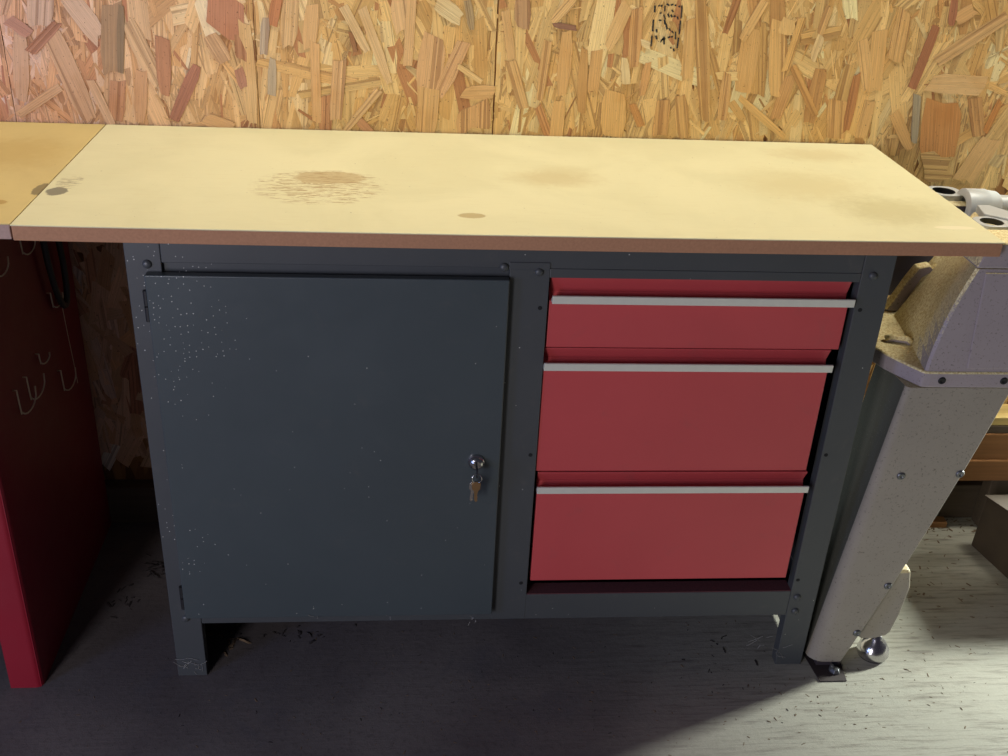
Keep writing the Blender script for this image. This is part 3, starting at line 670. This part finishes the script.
# tapering dusty head casting, lofted in horizontal sections
def head(z):
    t = (z-0.6166)/(0.79-0.6166)
    fx = 1.4605+0.010*t+0.028*t*t
    bx = 1.495+0.105*t**1.05
    mx = 1.478+0.062*t
    pts = [(XR, YF), (fx+0.004, YF), (fx, YF+0.004), (fx*0.75+mx*0.25-0.001, 0.015), (fx*0.45+mx*0.55, 0.045), (mx, 0.082), (mx*0.5+bx*0.5, 0.14), (bx, 0.20), (bx+0.02, 0.2005), (bx+0.02, 0.25), (XR, 0.25)]
    return [(p[0], p[1], z) for p in pts]
bm = B(); loft(bm, [head(0.6166+(0.79-0.6166)*k/8) for k in range(9)]); hd = mp_('head_casting', bm, M['machine'], bevel=0, smooth='auto')
bm = B(); add_prism(bm, [(1.5260, 0.6225), (1.9, 0.6225), (1.9, 0.785), (1.5130, 0.785)], 'y', YF-0.0022, YF+0.001); mp_('raised_panel', bm, M['machine'], hd, bevel=0.0015)
bm = B(); add_prism(bm, [(1.498, 0.7905), (1.504, 0.8155), (1.5215, 0.8155), (1.526, 0.832), (XR, 0.832), (XR, 0.7905)], 'y', YF, 0.05); mp_('fascia', bm, M['machine'], bevel=0.003)
# upright rib behind, with the dark groove between
bm = B(); poly = [(1.487, 0.6166), (1.5135, 0.675), (1.527, 0.700), (1.548, 0.705), (1.560, 0.695), (1.545, 0.686), (1.538, 0.680), (1.512, 0.6166)]
add_prism(bm, poly, 'y', 0.215, 0.235); mp_('rib', bm, M['machine'], bevel=0.003)
bm = B(); poly = [(1.500, 0.6166), (1.541, 0.79), (1.72, 0.79), (1.72, 0.6166)]
add_prism(bm, poly, 'y', 0.285, 0.31); mp_('rear_shade_plate', bm, M['machine_dark'], bevel=0.002)  # dark plate put in for the shade behind the rib
bm = B(); add_tube(bm, [(1.438, 0.098, 0.6195), (1.447, 0.096, 0.6235), (1.470, 0.088, 0.6235), (1.476, 0.086, 0.619)], 0.0065, 10); mp_('latch', bm, M['machine'], bevel=0, smooth=True)
# fittings above: tube, collar, bored brackets
def bored(cx, cy, z0, z1, r, pts, name='clamp_bracket'):
    bm = B(); n = 32
    # outline sampled by angle from the polygon "superellipse" list (rx, ry, power)
    rx0, rx1, ry = pts
    out = []; inn = []
    for k in range(n):
        a = 2*math.pi*k/n; c, s = math.cos(a), math.sin(a)
        rx = rx1 if c > 0 else rx0
        q = (abs(c)**3.2+abs(s)**3.2)**(-1/3.2)
        out.append((cx+rx*c*q, cy+ry*s*q)); inn.append((cx+r*c, cy+r*s))
    V = {}
    for lab, ring, z in (('ot', out, z1), ('it', inn, z1), ('ob', out, z0), ('ib', inn, z0)):
        V[lab] = [bm.verts.new((p[0], p[1], z)) for p in ring]
    for k in range(n):
        j = (k+1) % n
        f = [bm.faces.new((V['ot'][k], V['ot'][j], V['it'][j], V['it'][k])), bm.faces.new((V['ob'][j], V['ob'][k], V['ib'][k], V['ib'][j])),
             bm.faces.new((V['ot'][j], V['ot'][k], V['ob'][k], V['ob'][j]))]
        g = bm.faces.new((V['it'][k], V['it'][j], V['ib'][j], V['ib'][k])); g.material_index = 1
    bmesh.ops.recalc_face_normals(bm, faces=bm.faces)
    return mp_(name, bm, [M['light_grey'], M['bore']], bevel=0.0015)
bored(1.602, 0.335, 0.735, 0.800, 0.0195, (0.026, 0.032, 0.027))
bored(1.612, 0.176, 0.735, 0.800, 0.0185, (0.028, 0.030, 0.025))
bm = B(); add_prism(bm, [(1.612, 0.204), (1.622, 0.250), (1.644, 0.250), (1.700, 0.165), (1.70, 0.14), (1.645, 0.14), (1.6425, 0.18)], 'z', 0.790, 0.8035)
mp_('bracket_arm', bm, M['light_grey'], bevel=0.0015)
bm = B(); add_tube(bm, [(1.655, 0.302, 0.786), (2.05, 0.306, 0.781)], 0.0185, 24); tb = mp_('tube', bm, M['light_grey'], bevel=0, smooth='auto')
bm = B(); add_lathe(bm, [(0.019, 0.0), (0.0265, 0.0), (0.0315, 0.003), (0.0315, 0.040), (0.030, 0.043), (0.028, 0.060), (0.0255, 0.064), (0.0175, 0.066)], (1.621, 0.301, 0.783), (1, 0.02, -0.01), 32)
add_lathe(bm, [(0.019, 0.0), (0.0188, 0.02), (0.0, 0.02)], (1.621, 0.301, 0.783), (1, 0.02, -0.01), 32)
mp_('collar', bm, [M['light_grey']], tb, bevel=0, smooth='auto')
bm = B(); add_tube(bm, [(1.66, 0.25, 0.778), (2.05, 0.25, 0.778)], 0.008, 16); mp_('rod', bm, M['timber_pale'], bevel=0, smooth='auto')
bm = B(); add_lathe(bm, [(0, 0.018), (0.012, 0.016), (0.016, 0.008), (0.013, 0.0), (0, 0)], (1.630, 0.118, 0.790), (0, 0, 1), 14); mp_('knob', bm, M['rubber'], bevel=0, smooth=True)

# ---------------- timber and box beyond the machine ----------------
def plank(x0, x1, y0, y1, z0, z1, m, label):
    c = ((x0+x1)/2, (y0+y1)/2, z0); bm = B(); add_box(bm, x0, x1, y0, y1, z0, z1)
    o_ = obj('plank', local(bm, c), m, bevel=0.002, loc=c); return tag(o_, label, 'plank', 'planks stacked behind the machine')
plank(1.585, 2.3, 0.41, 0.479, 0.128, 0.180, M['timber'], 'orange brown plank, bottom of the stack behind machine')
plank(1.583, 2.3, 0.415, 0.479, 0.1805, 0.243, M['timber'], 'orange brown plank, middle of the stack behind machine')
plank(1.62, 2.3, 0.418, 0.479, 0.2435, 0.262, M['timber_dark'], 'dark strip standing in for the dark gap between orange and pale planks behind machine')  # dark strip stands in for the dark gap under the pale plank
plank(1.62, 2.3, 0.419, 0.479, 0.2625, 0.282, M['timber_pale'], 'pale plank on top of the stack behind the machine')
for x in (1.95, 2.2):
    bm = B(); add_box(bm, -0.03, 0.03, -0.016, 0.016, 0, 0.127); tag(obj('timber_block', bm, M['timber_dark'], bevel=0.002, loc=(x, 0.432, 0.0)), ('left' if x < 2 else 'right')+' one of two short timber blocks carrying the plank stack', 'block', 'blocks under the planks')
bx = thing('box', 'dark brown box on the floor behind the machine at right edge', 'box', (2.03, 0.25, 0))
BL = (2.03, 0.25, 0)
bm = B()
a = [(1.8735, 0.352, 0.0), (1.913, 0.160, 0.0), (2.24, 0.160, 0.0), (2.24, 0.352, 0.0)]
b = [(1.8755, 0.352, 0.126), (1.915, 0.160, 0.150), (2.24, 0.160, 0.15), (2.24, 0.352, 0.126)]
loft(bm, [a, b]); part('body', bm, M['box'], bx, bevel=0.002, base=BL)
bm = B(); loft(bm, [[(1.870, 0.355, 0.127), (1.910, 0.157, 0.151), (2.243, 0.157, 0.151), (2.243, 0.355, 0.127)], [(1.870, 0.355, 0.130), (1.910, 0.157, 0.154), (2.243, 0.157, 0.154), (2.243, 0.355, 0.130)]])
part('lid', bm, M['box'], bx, bevel=0.001, base=BL)
bm = B(); add_prism(bm, [(-0.022, -0.012), (0.018, -0.014), (0.020, 0.010), (-0.010, 0.014), (-0.026, 0.004)], 'z', 0, 0.014)
tag(obj('wood_offcut', bm, M['timber'], bevel=0.001, loc=(1.828, 0.428, 0.0)), 'small orange wood offcut on the dusty floor behind machine', 'offcut')

# ---------------- debris, crumbs, cobwebs ----------------
def crumbs(name, spots, m, label):
    bm = B()
    for (cx, cy, sx, sy, n, smin, smax) in spots:
        for i in range(n):
            x = random.gauss(cx, sx); y = random.gauss(cy, sy); s = random.uniform(smin, smax)
            a = random.uniform(0, 6.28); l = s*random.uniform(1, 3.2); wv = s*random.uniform(0.4, 0.9); h = s*random.uniform(0.3, 0.8)
            ca, sa = math.cos(a), math.sin(a)
            v = [bm.verts.new((x+ca*u-sa*q, y+sa*u+ca*q, zz)) for (u, q, zz) in ((-l, -wv, 0.0002), (l, -wv*0.6, 0.0002), (l*0.7, wv, 0.0002), (-l*0.8, wv*0.8, 0.0002), (0, 0, h))]
            for f in ((0,1,4), (1,2,4), (2,3,4), (3,0,4)): bm.faces.new([v[k] for k in f])
    return tag(obj(name, bm, m), label, 'debris', kind='stuff')
crumbs('wood_crumbs', [(1.62, 0.25, 0.12, 0.12, 260, 0.0008, 0.003), (1.80, 0.42, 0.10, 0.02, 140, 0.001, 0.004), (0.7, -0.10, 0.5, 0.08, 200, 0.0005, 0.0015), (1.4, -0.08, 0.2, 0.05, 120, 0.0005, 0.0017), (0.9, 0.15, 0.4, 0.15, 120, 0.0008, 0.002), (0.33, 0.10, 0.02, 0.02, 14, 0.002, 0.006)], M['debris'], 'wood crumbs and dust bits scattered over the floor')
crumbs('dark_crumbs', [(0.155, 0.30, 0.012, 0.02, 14, 0.002, 0.006), (0.125, 0.20, 0.02, 0.03, 16, 0.002, 0.004), (0.20, 0.33, 0.03, 0.03, 8, 0.002, 0.004), (0.45, 0.10, 0.05, 0.01, 24, 0.001, 0.004), (1.25, 0.03, 0.05, 0.04, 16, 0.001, 0.003), (0.8, -0.1, 0.5, 0.1, 120, 0.0005, 0.0016)], M['dirt'], 'dark dirt lumps beside and under the anthracite cabinet')
bm = B()
def web(x, y, z, s, n):
    for i in range(n):
        p = Vector((x+random.uniform(-s, s), y, z+random.uniform(-s, s)*1.3)); pts = [p.copy()]; d = Vector((random.uniform(-1, 1), 0, random.uniform(-1, 1)))*s*0.35
        for k in range(4):
            d += Vector((random.uniform(-1, 1), random.uniform(-0.1, 0.0), random.uniform(-1, 1)))*s*0.2; p = p+d; p.y = min(p.y, y); pts.append(p.copy())
        add_tube(bm, pts, 0.00035, 4)
web(0.268, -0.0012, 0.03, 0.010, 9); web(0.29, -0.0012, 0.02, 0.008, 6); web(1.334, -0.0012, 0.03, 0.010, 7); web(1.305, 0.03, 0.03, 0.012, 6)
web(0.765, -0.016, 0.130, 0.005, 5); web(0.50, -0.016, 0.140, 0.005, 2); web(0.62, -0.016, 0.140, 0.005, 2)
tag(obj('cobwebs', bm, M['web']), 'white cobweb threads on the cabinet feet and door bottom', 'cobweb', kind='stuff')
